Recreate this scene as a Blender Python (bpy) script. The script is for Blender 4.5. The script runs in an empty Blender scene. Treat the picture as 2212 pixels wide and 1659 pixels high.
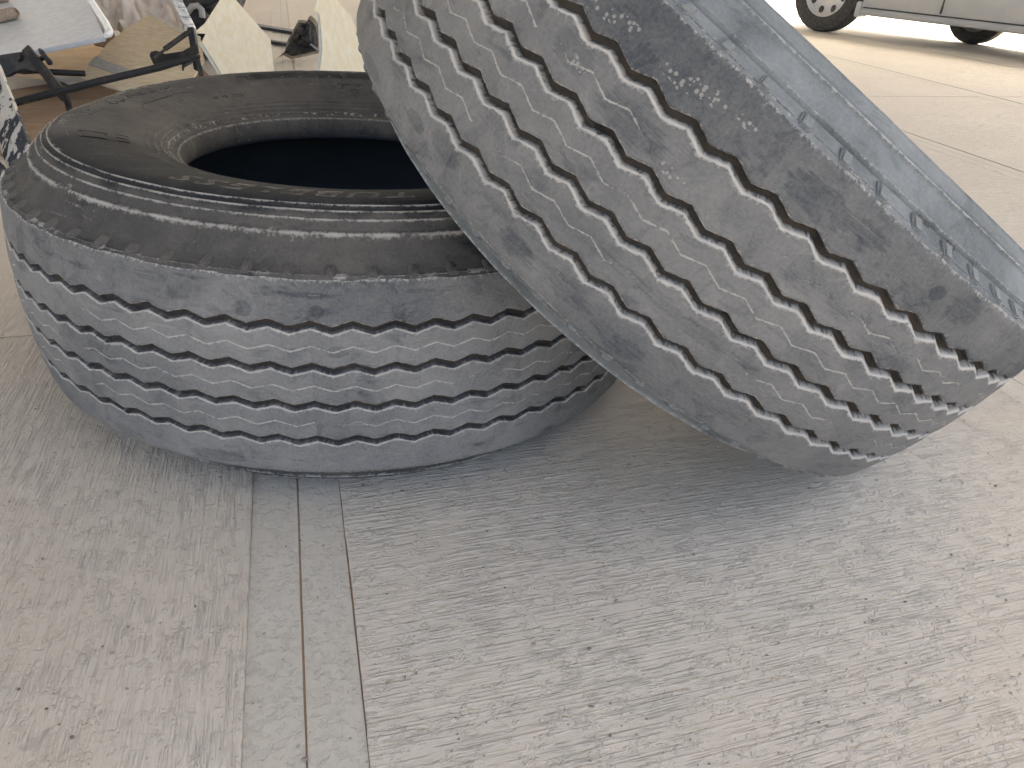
import bpy, bmesh, math, random
import numpy as np
from mathutils import Matrix, Vector

random.seed(7)
SC = bpy.context.scene
COL = SC.collection
RAD = math.radians

# ------------------------------------------------------------------ camera
F_PX, IMG_W, IMG_H = 1541.5855, 2212.0, 1659.0        # focal length in pixels of a 2212 px wide frame
PITCH, ROLL, CAM_H = 0.56341, 0.06208, 0.66997
_fwd = np.array([0, math.cos(PITCH), -math.sin(PITCH)])
_up0 = np.array([0, math.sin(PITCH), math.cos(PITCH)])
_rt0 = np.array([1.0, 0, 0])
_rt = math.cos(ROLL) * _rt0 + math.sin(ROLL) * _up0
_up = -math.sin(ROLL) * _rt0 + math.cos(ROLL) * _up0
CAM = np.array([0, 0, CAM_H])
cam_d = bpy.data.cameras.new('camera')
cam_d.sensor_width = 36.0
cam_d.lens = F_PX / IMG_W * 36.0
cam_d.clip_start = 0.02
cam_d.clip_end = 900.0
cam = bpy.data.objects.new('camera', cam_d)
COL.objects.link(cam)
cam.matrix_world = Matrix(((_rt[0], _up[0], -_fwd[0], CAM[0]), (_rt[1], _up[1], -_fwd[1], CAM[1]),
                           (_rt[2], _up[2], -_fwd[2], CAM[2]), (0, 0, 0, 1)))
SC.camera = cam

# ------------------------------------------------------------------ sky, sun, exposure
SUN_EL = RAD(58.0)
SUN_N = np.array([0.20, 0.98])                        # horizontal direction towards the sun
world = bpy.data.worlds.new('World')
SC.world = world
world.use_nodes = True
wn = world.node_tree
wn.nodes.clear()
sky = wn.nodes.new('ShaderNodeTexSky')
sky.sky_type = 'NISHITA'
sky.sun_disc = False
sky.sun_elevation = SUN_EL
sky.sun_rotation = math.atan2(SUN_N[0], SUN_N[1])
sky.dust_density = 7.0
sky.air_density = 0.5
sky.ozone_density = 0.0
bg = wn.nodes.new('ShaderNodeBackground')
bg.inputs['Strength'].default_value = 0.15
wo = wn.nodes.new('ShaderNodeOutputWorld')
wn.links.new(sky.outputs[0], bg.inputs['Color'])
wn.links.new(bg.outputs[0], wo.inputs['Surface'])
sun_d = bpy.data.lights.new('sun', 'SUN')
sun_d.energy = 2.4
sun_d.angle = RAD(0.5)
sun_d.color = (1.0, 0.93, 0.82)
sun = bpy.data.objects.new('sun', sun_d)
COL.objects.link(sun)
_sd = Vector((SUN_N[0] * math.cos(SUN_EL), SUN_N[1] * math.cos(SUN_EL), math.sin(SUN_EL)))
sun.rotation_euler = _sd.to_track_quat('Z', 'Y').to_euler()
sun.location = (6, 6, 12)
SC.view_settings.view_transform = 'Standard'
SC.view_settings.look = 'None'
SC.view_settings.gamma = 1.0
SC.view_settings.exposure = 2.65
SC.view_settings.use_curve_mapping = False
SC.view_settings.use_white_balance = True            # the phone balanced for the blue shade
SC.view_settings.white_balance_temperature = 7450.0
SC.view_settings.white_balance_tint = 4.0
SC.render.engine = 'CYCLES'
SC.cycles.use_denoising = True
SC.cycles.max_bounces = 5
SC.cycles.diffuse_bounces = 4
SC.cycles.sample_clamp_indirect = 8.0

# ------------------------------------------------------------------ helpers
def ray(px, py):                                      # photograph pixel (2560 wide) -> world direction
    x = (px * IMG_W / 2560.0 - IMG_W / 2) / F_PX
    y = -(py * IMG_W / 2560.0 - IMG_H / 2) / F_PX
    return x * _rt + y * _up + _fwd
def at(px, py, Y):                                    # point at depth Y
    r = ray(px, py)
    return CAM + r * (Y / r[1])
def gr(px, py, z=0.0):                                # point at height z
    r = ray(px, py)
    return CAM + r * ((z - CAM_H) / r[2])
def on_plane(px, py, P0, n):
    r = ray(px, py)
    return CAM + r * (np.dot(P0 - CAM, n) / np.dot(r, n))

def tag(o, label=None, cat=None, group=None, kind=None):
    if label: o['label'] = label
    if cat: o['category'] = cat
    if group: o['group'] = group
    if kind: o['kind'] = kind
    return o
def empty(name, loc=(0, 0, 0)):
    o = bpy.data.objects.new(name, None)
    o.empty_display_size = 0.05
    COL.objects.link(o)
    o.location = tuple(float(v) for v in loc)
    return o
def link(name, me, mat=None, parent=None):
    o = bpy.data.objects.new(name, me)
    COL.objects.link(o)
    if mat is not None and not me.materials:
        me.materials.append(mat)
    if parent is not None:
        o.parent = parent
        if parent.type == 'EMPTY' and False:
            pass
    return o
def child(name, me, mat, parent):                     # mesh in WORLD coordinates put under an (unrotated) parent
    o = link(name, me, mat)
    p = parent
    off = Vector((0, 0, 0))
    while p is not None:
        off += p.location
        p = p.parent
    me.transform(Matrix.Translation(-off))
    o.parent = parent
    return o
def rooted(name, me, mat):                            # one-mesh thing: move its origin to its base
    o = link(name, me, mat)
    co = np.empty(len(me.vertices) * 3); me.vertices.foreach_get('co', co); co = co.reshape(-1, 3)
    b = Vector((float(co[:, 0].mean()), float(co[:, 1].mean()), float(co[:, 2].min())))
    me.transform(Matrix.Translation(-b))
    o.location = b
    return o
def smooth(me, ang=None):
    me.polygons.foreach_set('use_smooth', [True] * len(me.polygons))
    if ang is not None:
        me.set_sharp_from_angle(angle=RAD(ang))
    return me

def grid_mesh(name, P, uv=None, attrs=None, close=False, flip=False):
    """P: (rows, cols, 3). close joins the last row with the first."""
    n, m = P.shape[:2]
    idx = np.arange(n * m).reshape(n, m)
    a = idx if close else idx[:-1]
    b = np.roll(idx, -1, 0) if close else idx[1:]
    q = np.stack([a[:, :-1], b[:, :-1], b[:, 1:], a[:, 1:]], -1).reshape(-1, 4)
    if flip: q = q[:, ::-1]
    me = bpy.data.meshes.new(name)
    me.vertices.add(n * m)
    me.vertices.foreach_set('co', P.reshape(-1).astype(np.float32))
    me.loops.add(q.size)
    me.loops.foreach_set('vertex_index', q.reshape(-1).astype(np.int32))
    me.polygons.add(len(q))
    me.polygons.foreach_set('loop_start', np.arange(0, q.size, 4, dtype=np.int32))
    me.polygons.foreach_set('use_smooth', np.ones(len(q), dtype=bool))
    me.update(calc_edges=True)
    if uv is not None:
        l = me.uv_layers.new(name='UVMap')
        U = uv.reshape(-1, 2)[q.reshape(-1)].copy()
        if close:                                     # rows wrap: keep u increasing on the closing row
            qq = U.reshape(-1, 4, 2); span = qq[:, :, 0].max(1) - qq[:, :, 0].min(1)
            big = span > 1.0
            L = uv[..., 0].max() - uv[..., 0].min() + (uv[1, 0, 0] - uv[0, 0, 0])
            low = qq[:, :, 0] < (uv[..., 0].max() + uv[..., 0].min()) / 2
            qq[:, :, 0] += (big[:, None] & low) * L
            U = qq.reshape(-1, 2)
        l.data.foreach_set('uv', U.reshape(-1).astype(np.float32))
    for k, v in (attrs or {}).items():
        at_ = me.attributes.new(k, 'FLOAT', 'POINT')
        at_.data.foreach_set('value', v.reshape(-1).astype(np.float32))
    return me

def _hash(ix, iy, seed):
    h = (ix.astype(np.int64) * 374761393 + iy.astype(np.int64) * 668265263 + seed * 974711) & 0xffffffff
    h = ((h ^ (h >> 13)) * 1274126177) & 0xffffffff
    return ((h ^ (h >> 16)) & 0xffff) / 65535.0
def vnoise(x, y, seed=0):
    x = np.asarray(x, float); y = np.asarray(y, float)
    x, y = np.broadcast_arrays(x, y)
    ix, iy = np.floor(x), np.floor(y)
    fx, fy = x - ix, y - iy
    fx = fx * fx * (3 - 2 * fx); fy = fy * fy * (3 - 2 * fy)
    a = _hash(ix, iy, seed); b = _hash(ix + 1, iy, seed); c = _hash(ix, iy + 1, seed); d = _hash(ix + 1, iy + 1, seed)
    return (a * (1 - fx) + b * fx) * (1 - fy) + (c * (1 - fx) + d * fx) * fy
def fnoise(x, y, seed=0, oct=4):
    s = 0; amp = 1; tot = 0
    for k in range(oct):
        s = s + amp * vnoise(np.asarray(x) * 2 ** k, np.asarray(y) * 2 ** k, seed + 17 * k); tot += amp; amp *= .5
    return s / tot

def bm_mesh(name, bm, sm=False, ang=40):
    me = bpy.data.meshes.new(name)
    bmesh.ops.recalc_face_normals(bm, faces=bm.faces)
    bm.to_mesh(me); bm.free()
    if sm: smooth(me, ang)
    return me
def tube_mesh(name, pts, rad, seg=12, caps=True):
    pts = [np.array(p, float) for p in pts]
    rad = rad if hasattr(rad, '__len__') else [rad] * len(pts)
    rings = []
    prev = None
    for i, p in enumerate(pts):
        t = pts[min(i + 1, len(pts) - 1)] - pts[max(i - 1, 0)]
        t /= np.linalg.norm(t)
        if prev is None:
            a = np.cross(t, [0, 0, 1.0])
            if np.linalg.norm(a) < .1: a = np.cross(t, [1.0, 0, 0])
        else:
            a = prev - t * np.dot(prev, t)
        a /= np.linalg.norm(a); prev = a
        b = np.cross(t, a)
        th = np.linspace(0, 2 * np.pi, seg, endpoint=False)
        rings.append(p + rad[i] * (np.cos(th)[:, None] * a + np.sin(th)[:, None] * b))
    bm = bmesh.new()
    V = [[bm.verts.new(tuple(v)) for v in r] for r in rings]
    for i in range(len(V) - 1):
        for j in range(seg):
            bm.faces.new((V[i][j], V[i][(j + 1) % seg], V[i + 1][(j + 1) % seg], V[i + 1][j]))
    if caps:
        bm.faces.new(V[0][::-1]); bm.faces.new(V[-1])
    return bm_mesh(name, bm, True, 50)
def prism_mesh(name, poly, nrm, thick, bevel=0.0, sub=0):
    """poly: list of 3-D points in order; extruded by thick along -nrm."""
    nrm = np.array(nrm, float); nrm /= np.linalg.norm(nrm)
    bm = bmesh.new()
    top = [bm.verts.new(tuple(p)) for p in poly]
    bot = [bm.verts.new(tuple(np.array(p) - nrm * thick)) for p in poly]
    n = len(poly)
    bm.faces.new(top); bm.faces.new(bot[::-1])
    for i in range(n):
        bm.faces.new((top[i], bot[i], bot[(i + 1) % n], top[(i + 1) % n]))
    bmesh.ops.recalc_face_normals(bm, faces=bm.faces)
    if bevel:
        bmesh.ops.bevel(bm, geom=list(bm.edges), offset=bevel, segments=2, affect='EDGES', clamp_overlap=True)
    return bm_mesh(name, bm, True, 35)
def box_between(name, a, b, wdir, width, thick, bevel=0.0015):
    """bar from a to b; wdir roughly the width direction."""
    a = np.array(a, float); b = np.array(b, float)
    t = b - a; t /= np.linalg.norm(t)
    w = np.array(wdir, float); w -= t * np.dot(w, t); w /= np.linalg.norm(w)
    n = np.cross(t, w)
    p = [a - w * width / 2 + n * thick / 2, b - w * width / 2 + n * thick / 2, b + w * width / 2 + n * thick / 2, a + w * width / 2 + n * thick / 2]
    return prism_mesh(name, p, n, thick, bevel)

# ------------------------------------------------------------------ node helper
class NT:
    def __init__(self, name):
        self.m = bpy.data.materials.new(name)
        self.m.use_nodes = True
        self.t = self.m.node_tree
        self.t.nodes.clear()
        self.out = self.n('ShaderNodeOutputMaterial')
        self.b = self.n('ShaderNodeBsdfPrincipled')
        self.t.links.new(self.b.outputs[0], self.out.inputs['Surface'])
    def n(self, typ, **kw):
        nd = self.t.nodes.new(typ)
        for k, v in kw.items(): setattr(nd, k, v)
        return nd
    def l(self, a, b): self.t.links.new(a, b)
    def setin(self, sock, v):
        if hasattr(v, 'links') or hasattr(v, 'is_linked'): self.l(v, sock)
        else: sock.default_value = v
    def coord(self, kind='Object'):
        return self.n('ShaderNodeTexCoord').outputs[kind]
    def uv(self):
        return self.n('ShaderNodeUVMap', uv_map='UVMap').outputs[0]
    def mapping(self, vec, scale=(1, 1, 1), loc=(0, 0, 0), rot=(0, 0, 0)):
        nd = self.n('ShaderNodeMapping')
        self.l(vec, nd.inputs['Vector'])
        nd.inputs['Scale'].default_value = scale; nd.inputs['Location'].default_value = loc; nd.inputs['Rotation'].default_value = rot
        return nd.outputs[0]
    def noise(self, vec, scale=1.0, detail=4.0, rough=0.55, dist=0.0):
        nd = self.n('ShaderNodeTexNoise')
        self.l(vec, nd.inputs['Vector'])
        nd.inputs['Scale'].default_value = scale; nd.inputs['Detail'].default_value = detail
        nd.inputs['Roughness'].default_value = rough; nd.inputs['Distortion'].default_value = dist
        return nd.outputs[0]
    def vor(self, vec, scale, feature='F1', rand=1.0):
        nd = self.n('ShaderNodeTexVoronoi', feature=feature)
        self.l(vec, nd.inputs['Vector']); nd.inputs['Scale'].default_value = scale; nd.inputs['Randomness'].default_value = rand
        return nd.outputs['Distance']
    def math(self, op, a, b=0.0, c=0.0, clamp=False):
        nd = self.n('ShaderNodeMath', operation=op)
        nd.use_clamp = clamp
        self.setin(nd.inputs[0], a); self.setin(nd.inputs[1], b); self.setin(nd.inputs[2], c)
        return nd.outputs[0]
    def ramp(self, v, lo, hi, a=0.0, b=1.0, smooth=True):
        nd = self.n('ShaderNodeMapRange')
        nd.interpolation_type = 'SMOOTHSTEP' if smooth else 'LINEAR'
        self.setin(nd.inputs['Value'], v)
        nd.inputs['From Min'].default_value = lo; nd.inputs['From Max'].default_value = hi
        nd.inputs['To Min'].default_value = a; nd.inputs['To Max'].default_value = b
        return nd.outputs[0]
    def mix(self, f, a, b, blend='MIX'):
        nd = self.n('ShaderNodeMix', data_type='RGBA', blend_type=blend)
        self.setin(nd.inputs[0], f)
        for s, v in ((nd.inputs[6], a), (nd.inputs[7], b)):
            if isinstance(v, tuple): s.default_value = (*v[:3], 1.0)
            else: self.l(v, s)
        return nd.outputs[2]
    def attr(self, name):
        return self.n('ShaderNodeAttribute', attribute_name=name).outputs['Fac']
    def bump(self, h, dist=0.001, strength=1.0, normal=None):
        nd = self.n('ShaderNodeBump')
        self.l(h, nd.inputs['Height']); nd.inputs['Distance'].default_value = dist; nd.inputs['Strength'].default_value = strength
        if normal is not None: self.l(normal, nd.inputs['Normal'])
        return nd.outputs[0]
    def fin(self, col=None, rough=0.8, normal=None, spec=0.3, metal=0.0):
        if col is not None:
            s = self.b.inputs['Base Color']
            if isinstance(col, tuple): s.default_value = (*col[:3], 1.0)
            else: self.l(col, s)
        self.setin(self.b.inputs['Roughness'], rough)
        self.setin(self.b.inputs['Metallic'], metal)
        self.b.inputs['Specular IOR Level'].default_value = spec
        if normal is not None: self.l(normal, self.b.inputs['Normal'])
        return self.m

# ------------------------------------------------------------------ materials: concrete
U_DIR = np.array([-0.2975, 0.9547])                   # the way the joint strips run
W_DIR = np.array([0.9547, 0.2975])
U_ANG = math.atan2(W_DIR[1], W_DIR[0])

def concrete(name, broom, tint, seed):
    """object coordinates are (w, u, z) of the floor. broom: 'u', 'w' or None"""
    t = NT(name)
    oc = t.coord('Object')
    off = (seed * 3.17, seed * 1.93, 0)
    base = t.mapping(oc, loc=off)
    big = t.noise(base, 1.6, 3, 0.5)
    mid = t.noise(base, 9.0, 5, 0.6)
    fine = t.noise(base, 160.0, 4, 0.7)
    spk = t.noise(base, 520.0, 2, 0.6)
    c1 = t.mix(t.ramp(big, .35, .7), tuple(.95 * x for x in tint), tint)
    c2 = t.mix(t.ramp(mid, .3, .75, 0, .55), c1, (tint[0] * .97, tint[1] * 1.0, tint[2] * 1.03))
    c3 = t.mix(t.ramp(spk, .62, .8, 0, .35), c2, (tint[0] * .62, tint[1] * .6, tint[2] * .58))
    pale = t.noise(base, 3.1, 4, 0.6)
    c3 = t.mix(t.ramp(pale, .5, .75, 0, .4), c3, (.68, .635, .565))
    # brown drips and grime spots with a shape of their own
    sp = t.noise(t.mapping(oc, loc=(off[0] + 7.7, off[1] + 2.2, 0)), 15.0, 3, 0.55)
    spot = t.ramp(sp, .690, .73, 0, .35)
    c4 = t.mix(spot, c3, (.27, .225, .205))
    dk = t.ramp(t.vor(t.mapping(oc, loc=(off[0], 3, 0)), 21.0), .035, .055, .5, 0)
    c4 = t.mix(t.math('MULTIPLY', dk, t.ramp(mid, .5, .6)), c4, (.22, .19, .17))
    h = t.math('MULTIPLY', fine, 0.35)
    if broom:
        warp = t.noise(base, 2.2, 2, 0.5)
        warpv = t.n('ShaderNodeVectorMath', operation='MULTIPLY_ADD')
        cmb = t.n('ShaderNodeCombineXYZ')
        t.l(warp, cmb.inputs[0 if broom == 'u' else 1])
        t.l(cmb.outputs[0], warpv.inputs[0])
        warpv.inputs[1].default_value = (0.014, 0.014, 0)
        t.l(base, warpv.inputs[2])
        v = warpv.outputs[0]
        sc = (1, .028, 1) if broom == 'u' else (.028, 1, 1)
        l1 = t.noise(t.mapping(v, scale=sc), 270.0, 3, 0.6)
        l3 = t.noise(t.mapping(v, scale=sc, loc=(9, 5, 0)), 95.0, 2, 0.5)
        brk = t.noise(base, 42.0, 4, 0.65)             # crumbly places where the strokes break up
        crumb = t.noise(base, 150.0, 3, 0.65)
        msk = t.ramp(brk, .42, .62)
        reg = t.ramp(t.noise(base, 9.0, 3, 0.6), .34, .6, .5, 1.0)
        ridges = t.math('ADD', t.ramp(l1, .47, .58), t.math('MULTIPLY', t.ramp(l1, .3, .7), .5))
        brk2 = t.ramp(t.noise(t.mapping(base, scale=(1, .35, 1) if broom == 'u' else (.35, 1, 1)), 75.0, 3, .6), .38, .58, .15, 1.0)
        s = t.math('MULTIPLY', t.math('MULTIPLY', ridges, .75), t.math('MULTIPLY', reg, brk2))
        s = t.math('ADD', s, t.math('MULTIPLY', l3, .35))
        s = t.math('ADD', s, t.math('MULTIPLY', t.math('MULTIPLY', t.ramp(crumb, .47, .62), msk), .75))
        h = t.math('ADD', s, h)
        nrm = t.bump(h, 0.0017, 1.0)
        dirt = t.ramp(l1, .30, .46, .22, 0)
        c4 = t.mix(dirt, c4, (.33, .29, .255))
    else:
        pit = t.ramp(t.noise(base, 85.0, 5, .7), .30, .55, 0, 1)
        flat = t.noise(t.mapping(oc, scale=(1, .6, 1)), 24.0, 4, .6)
        h = t.math('ADD', t.math('ADD', h, t.math('MULTIPLY', pit, .7)), t.math('MULTIPLY', flat, .9))
        nrm = t.bump(h, 0.0016, 1.0)
    return t.fin(c4, 0.88, nrm, 0.25)

M = {}
M['slab_u'] = concrete('brushed_concrete_along', 'u', (.62, .56, .48), 1)
M['slab_w'] = concrete('brushed_concrete_across', 'w', (.64, .588, .515), 2)
M['strip'] = concrete('trowelled_concrete', None, (.58, .545, .48), 3)
def joint_dirt():
    t = NT('brown_joint_dirt')
    n = t.noise(t.coord('Object'), 60, 4, .6)
    return t.fin(t.mix(n, (.30, .205, .14), (.42, .32, .235)), .95, t.bump(n, .002), .1)
M['joint'] = joint_dirt()
def yard():
    t = NT('yard_concrete')
    n = t.noise(t.coord('Object'), 1.2, 5, .6)
    return t.fin(t.mix(n, (.47, .44, .40), (.56, .53, .49)), .9, None, .2)
M['yard'] = yard()
def roofmat():
    t = NT('canopy_sheet')
    n = t.noise(t.coord('Object'), .8, 3, .5)
    return t.fin(t.mix(n, (.26, .26, .25), (.32, .31, .30)), .7, None, .3)
M['roof'] = roofmat()

# ------------------------------------------------------------------ floor
def floor_build():
    base_w, base_u = (-5.6, 7.9), (-4.0, 10.2)
    me = bpy.data.meshes.new('floor')
    vs = [(base_w[0], base_u[0], -.0028), (base_w[1], base_u[0], -.0028), (base_w[1], base_u[1], -.0028), (base_w[0], base_u[1], -.0028)]
    me.from_pydata(vs, [], [(0, 1, 2, 3)])
    fl = link('floor', me, M['joint'])
    fl.rotation_euler = (0, 0, U_ANG)
    tag(fl, 'pale brushed concrete floor with smooth joint strips', None, None, 'structure')
    PER = 1.321
    gap = 0.0011
    U_J = [-4.0, -0.864, 1.336, 3.536, 5.736, 7.936, 10.2]
    def piece(name, w0, w1, u0, u1, z, mat, seed, lipL=0.0, lipR=0.0, wobL=0.0, wobR=0.0):
        near = (u0 < 2.2 and u1 > 0 and abs((w0 + w1) / 2) < 2.2)
        nu = max(2, int((u1 - u0) / (0.012 if near else .4)) + 1)
        us = np.linspace(u0, u1, nu)
        cw = np.array([0, .0015, .0045, .009])
        ws = np.concatenate([w0 + cw, np.linspace(w0 + .02, w1 - .02, 6), w1 - cw[::-1]])
        Wg = np.repeat(ws[None], nu, 0); Ug = np.repeat(us[:, None], len(ws), 1)
        Z = np.full_like(Wg, z)
        nl = (fnoise(us * 30, 3.3, seed, 4) - .5) * 2
        nr = (fnoise(us * 30, 8.1, seed + 3, 4) - .5) * 2
        slow = (fnoise(us * 5, 5.5, seed + 9, 2) - .5) * 2
        Wg[:, :4] += ((nl + slow * 1.5) * wobL)[:, None]
        Wg[:, -4:] += ((nr + slow * 1.5) * wobR)[:, None]
        lipn = .35 + .65 * fnoise(us * 45, 1.7, seed + 5, 3)
        for k, a in ((1, .8), (2, 1.0), (3, .35)):
            Z[:, k] += lipL * a * lipn
            Z[:, -1 - k] += lipR * a * lipn
        top = np.stack([Wg, Ug, Z], -1)
        # sides down to the joint bed
        sideL = top[:, :1].copy(); sideL[..., 2] = -.0060
        sideR = top[:, -1:].copy(); sideR[..., 2] = -.0060
        P = np.concatenate([sideL, top, sideR], 1)
        e0 = P[:1].copy(); e0[..., 2] = -.0060
        e1 = P[-1:].copy(); e1[..., 2] = -.0060
        P = np.concatenate([e0, P, e1], 0)
        me = grid_mesh(name, P, flip=True)
        me.set_sharp_from_angle(angle=RAD(40))
        link(name, me, mat, fl)
    sd = 11
    for k in range(-4, 6):
        c = -0.0523 + k * PER
        for a, b, wl, wr in ((c - .0585, c - gap, .0, .0004), (c + gap, c + .0575 - .0012, .0004, .0)):
            piece('joint_strip', a, b, -4.0, 10.2, -.0012, M['strip'], sd, wobL=wl, wobR=wr); sd += 1
        w0, w1 = c + .0575 + .0006, c + PER - .0585 - .0004
        if w0 > 7.6: continue
        for i in range(len(U_J) - 1):
            mat = M['slab_u'] if k < 0 else M['slab_w']
            # slab left of the near strip is brushed along it, the one on its right across it
            piece('slab', w0, min(w1, 7.85), U_J[i] + .0025, U_J[i + 1] - .0025, .0006, mat, sd,
                  lipL=.0010, lipR=.0030, wobL=.0010, wobR=.0006); sd += 1
    return fl
FLOOR = floor_build()
me = bpy.data.meshes.new('ground')
me.from_pydata([(-400, -400, -.03), (400, -400, -.03), (400, 400, -.03), (-400, 400, -.03)], [], [(0, 1, 2, 3)])
tag(link('ground', me, M['yard']), 'sunlit concrete yard beyond the shed', None, None, 'structure')

# unseen roof that shades the floor, its edges placed to shape the light (edge A lies beyond the car, edge B to the right of the viewer)
def roof_build():
    ZR = 3.8
    n = np.array([.795, .607])                            # square to the edge beyond the car
    e = np.array([.607, -.795])
    A = np.array([2.714, 8.346]) + n * (ZR / math.tan(SUN_EL) * float(np.dot(SUN_N, n)))
    tB = 1.7 - float(np.dot(A - np.array([.3, 1.1]), e))  # the other edge, set to let in light from the front
    c1 = A - e * 14.0
    c2 = A + e * tB
    c3 = c2 - n * 17.0
    c4 = c1 - n * 17.0
    poly = [np.array([*c, ZR + .08]) for c in (c1, c4, c3, c2)]
    r = link('unseen_canopy_roof', prism_mesh('unseen_canopy_roof', poly, (0, 0, 1), .08), M['roof'])
    tag(r, None, None, None, 'structure')
    for c, s in ((c1, (1, 1)), (c2, (-1, 1)), (c3, (1, 1)), (c4, (1, 1))):
        ctr = (c1 + c2 + c3 + c4) / 4
        p = c + (ctr - c) * .04
        link('post', box_between('post', (*p, -.03), (*p, ZR - .002), (1, 0, 0), .15, .15, .006), M['roof'], r)
roof_build()

# ------------------------------------------------------------------ materials: rubber
def rubber(name, dark, dusty, pale, off, tread=False, brown=None, gloss=0.0):
    """dark clean rubber under road dust. 'dust' (how dusty), 'wear' (scuffed lips and dusty ledges) and
    'smear' (rubbed clean) are dirt and wear stored on the mesh."""
    t = NT(name)
    uv = t.mapping(t.uv(), loc=(off, off * .37, 0))
    n1 = t.noise(uv, 6.5, 4, .6, .4)
    n2 = t.noise(uv, 38.0, 6, .68)
    n3 = t.noise(uv, 260.0, 4, .7)
    sa = t.noise(t.mapping(uv, scale=(1, 14, 1), rot=(0, 0, .35)), 26.0, 4, .65)
    sb = t.noise(t.mapping(uv, scale=(14, 1, 1), rot=(0, 0, -.2)), 22.0, 4, .65)
    wipe = t.noise(t.mapping(uv, scale=(1, 2.2, 1), rot=(0, 0, .6)), 13.0, 3, .55, .8)
    dust, wear, smear = t.attr('dust'), t.attr('wear'), t.attr('smear')
    stain = t.attr('stain')
    f = t.math('ADD', dust, t.math('MULTIPLY', t.math('SUBTRACT', n1, .5), .8))
    f = t.math('ADD', f, t.math('MULTIPLY', t.math('SUBTRACT', n2, .5), .62))
    f = t.math('ADD', f, t.math('MULTIPLY', t.math('SUBTRACT', n3, .5), .8))
    spk = t.noise(uv, 700.0, 2, .6)
    f = t.math('SUBTRACT', f, t.math('MULTIPLY', t.ramp(spk, .60, .74), .35))
    scr = None
    for k_, (an, sc_, lo_) in enumerate(((.9, 60.0, .70), (-.7, 48.0, .71), (.15, 70.0, .70), (2.2, 40.0, .72))):
        q_ = t.ramp(t.noise(t.mapping(uv, scale=(.10, 3.5, 1), rot=(0, 0, an), loc=(k_ * 3.1, 1.7, 0)), sc_, 2, .5), lo_, lo_ + .04)
        scr = q_ if scr is None else t.math('MAXIMUM', scr, q_)
    f = t.math('ADD', f, t.math('MULTIPLY', scr, .30))
    f = t.math('SUBTRACT', f, t.math('MULTIPLY', t.ramp(wipe, .58, .72), .34))
    sme = t.math('ADD', smear, t.math('ADD', t.math('MULTIPLY', t.math('SUBTRACT', n2, .5), 1.1), t.math('MULTIPLY', t.math('SUBTRACT', sa, .5), 1.1)))
    f = t.math('SUBTRACT', f, t.math('MULTIPLY', t.ramp(sme, .40, .74), .30))
    pat = t.noise(uv, 19.0, 5, .62, 1.2)
    f = t.math('SUBTRACT', f, t.math('MULTIPLY', t.ramp(pat, .57, .62), .17))
    f = t.math('ADD', f, t.math('MULTIPLY', t.ramp(pat, .40, .36), .12))
    f = t.math('ADD', f, t.math('MULTIPLY', t.ramp(sa, .60, .74), .16))
    f = t.math('ADD', f, t.math('MULTIPLY', t.ramp(sb, .62, .76), .16), clamp=True)
    dcol = dusty
    if brown is not None:
        dcol = t.mix(t.ramp(t.noise(uv, 4.0, 3, .6), .35, .68), dusty, brown)
    col = t.mix(f, dark, dcol)
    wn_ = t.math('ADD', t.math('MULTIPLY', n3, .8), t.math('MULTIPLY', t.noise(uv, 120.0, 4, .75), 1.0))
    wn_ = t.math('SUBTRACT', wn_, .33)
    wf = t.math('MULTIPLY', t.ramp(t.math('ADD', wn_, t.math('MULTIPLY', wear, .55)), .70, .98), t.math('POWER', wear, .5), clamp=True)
    if tread:
        vd = t.vor(t.mapping(uv, scale=(1, 1, 1)), 210.0)
        st_ = t.math('MULTIPLY', t.ramp(t.math('ADD', stain, t.math('MULTIPLY', t.math('SUBTRACT', n2, .5), 1.6)), .45, .55), t.ramp(vd, .42, .34))
        col = t.mix(t.math('MULTIPLY', st_, .42), col, pale)
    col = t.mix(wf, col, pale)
    hh = t.math('ADD', t.math('MULTIPLY', n2, .9), t.math('MULTIPLY', n3, .55))
    hh = t.math('ADD', hh, t.math('MULTIPLY', t.ramp(sa, .58, .75), .35))
    hh = t.math('ADD', hh, t.math('MULTIPLY', wf, .5))
    hh = t.math('SUBTRACT', hh, t.math('MULTIPLY', scr, .4))
    nrm = t.bump(hh, .0016 if tread else .0012, 1.0)
    rough = t.math('ADD', (.70 if tread else .80), t.math('MULTIPLY', f, .2), clamp=True)
    return t.fin(col, rough, nrm, .32 if tread else .16)

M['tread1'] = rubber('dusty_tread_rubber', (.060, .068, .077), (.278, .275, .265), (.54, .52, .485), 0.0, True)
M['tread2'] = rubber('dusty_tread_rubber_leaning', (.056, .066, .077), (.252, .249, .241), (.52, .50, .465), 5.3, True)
M['side1'] = rubber('sidewall_rubber', (.028, .031, .035), (.112, .108, .102), (.42, .405, .38), 2.2, False, (.160, .150, .135))
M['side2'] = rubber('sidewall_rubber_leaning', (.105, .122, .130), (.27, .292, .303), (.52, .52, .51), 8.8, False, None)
M['groove'] = rubber('groove_floor_rubber', (.025, .024, .024), (.115, .096, .08), (.3, .28, .25), 3.1)
M['liner'] = rubber('inner_liner_rubber', (.075, .09, .105), (.11, .125, .14), (.1, .1, .1), 1.0)
def letter_mat(name, a, b):
    t = NT(name)
    n = t.noise(t.coord('Object'), 70, 4, .65)
    return t.fin(t.mix(t.ramp(n, .35, .7), a, b), .7, t.bump(n, .0006), .35)
M['letter'] = letter_mat('raised_letter_rubber', (.035, .033, .031), (.125, .112, .096))
M['letter_edge'] = letter_mat('dusty_letter_edge', (.16, .145, .125), (.42, .39, .34))
M['plate'] = letter_mat('clean_black_rubber_plate', (.016, .019, .022), (.038, .040, .042))
M['letter2'] = letter_mat('small_embossed_rubber', (.08, .09, .096), (.15, .165, .17))

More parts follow.
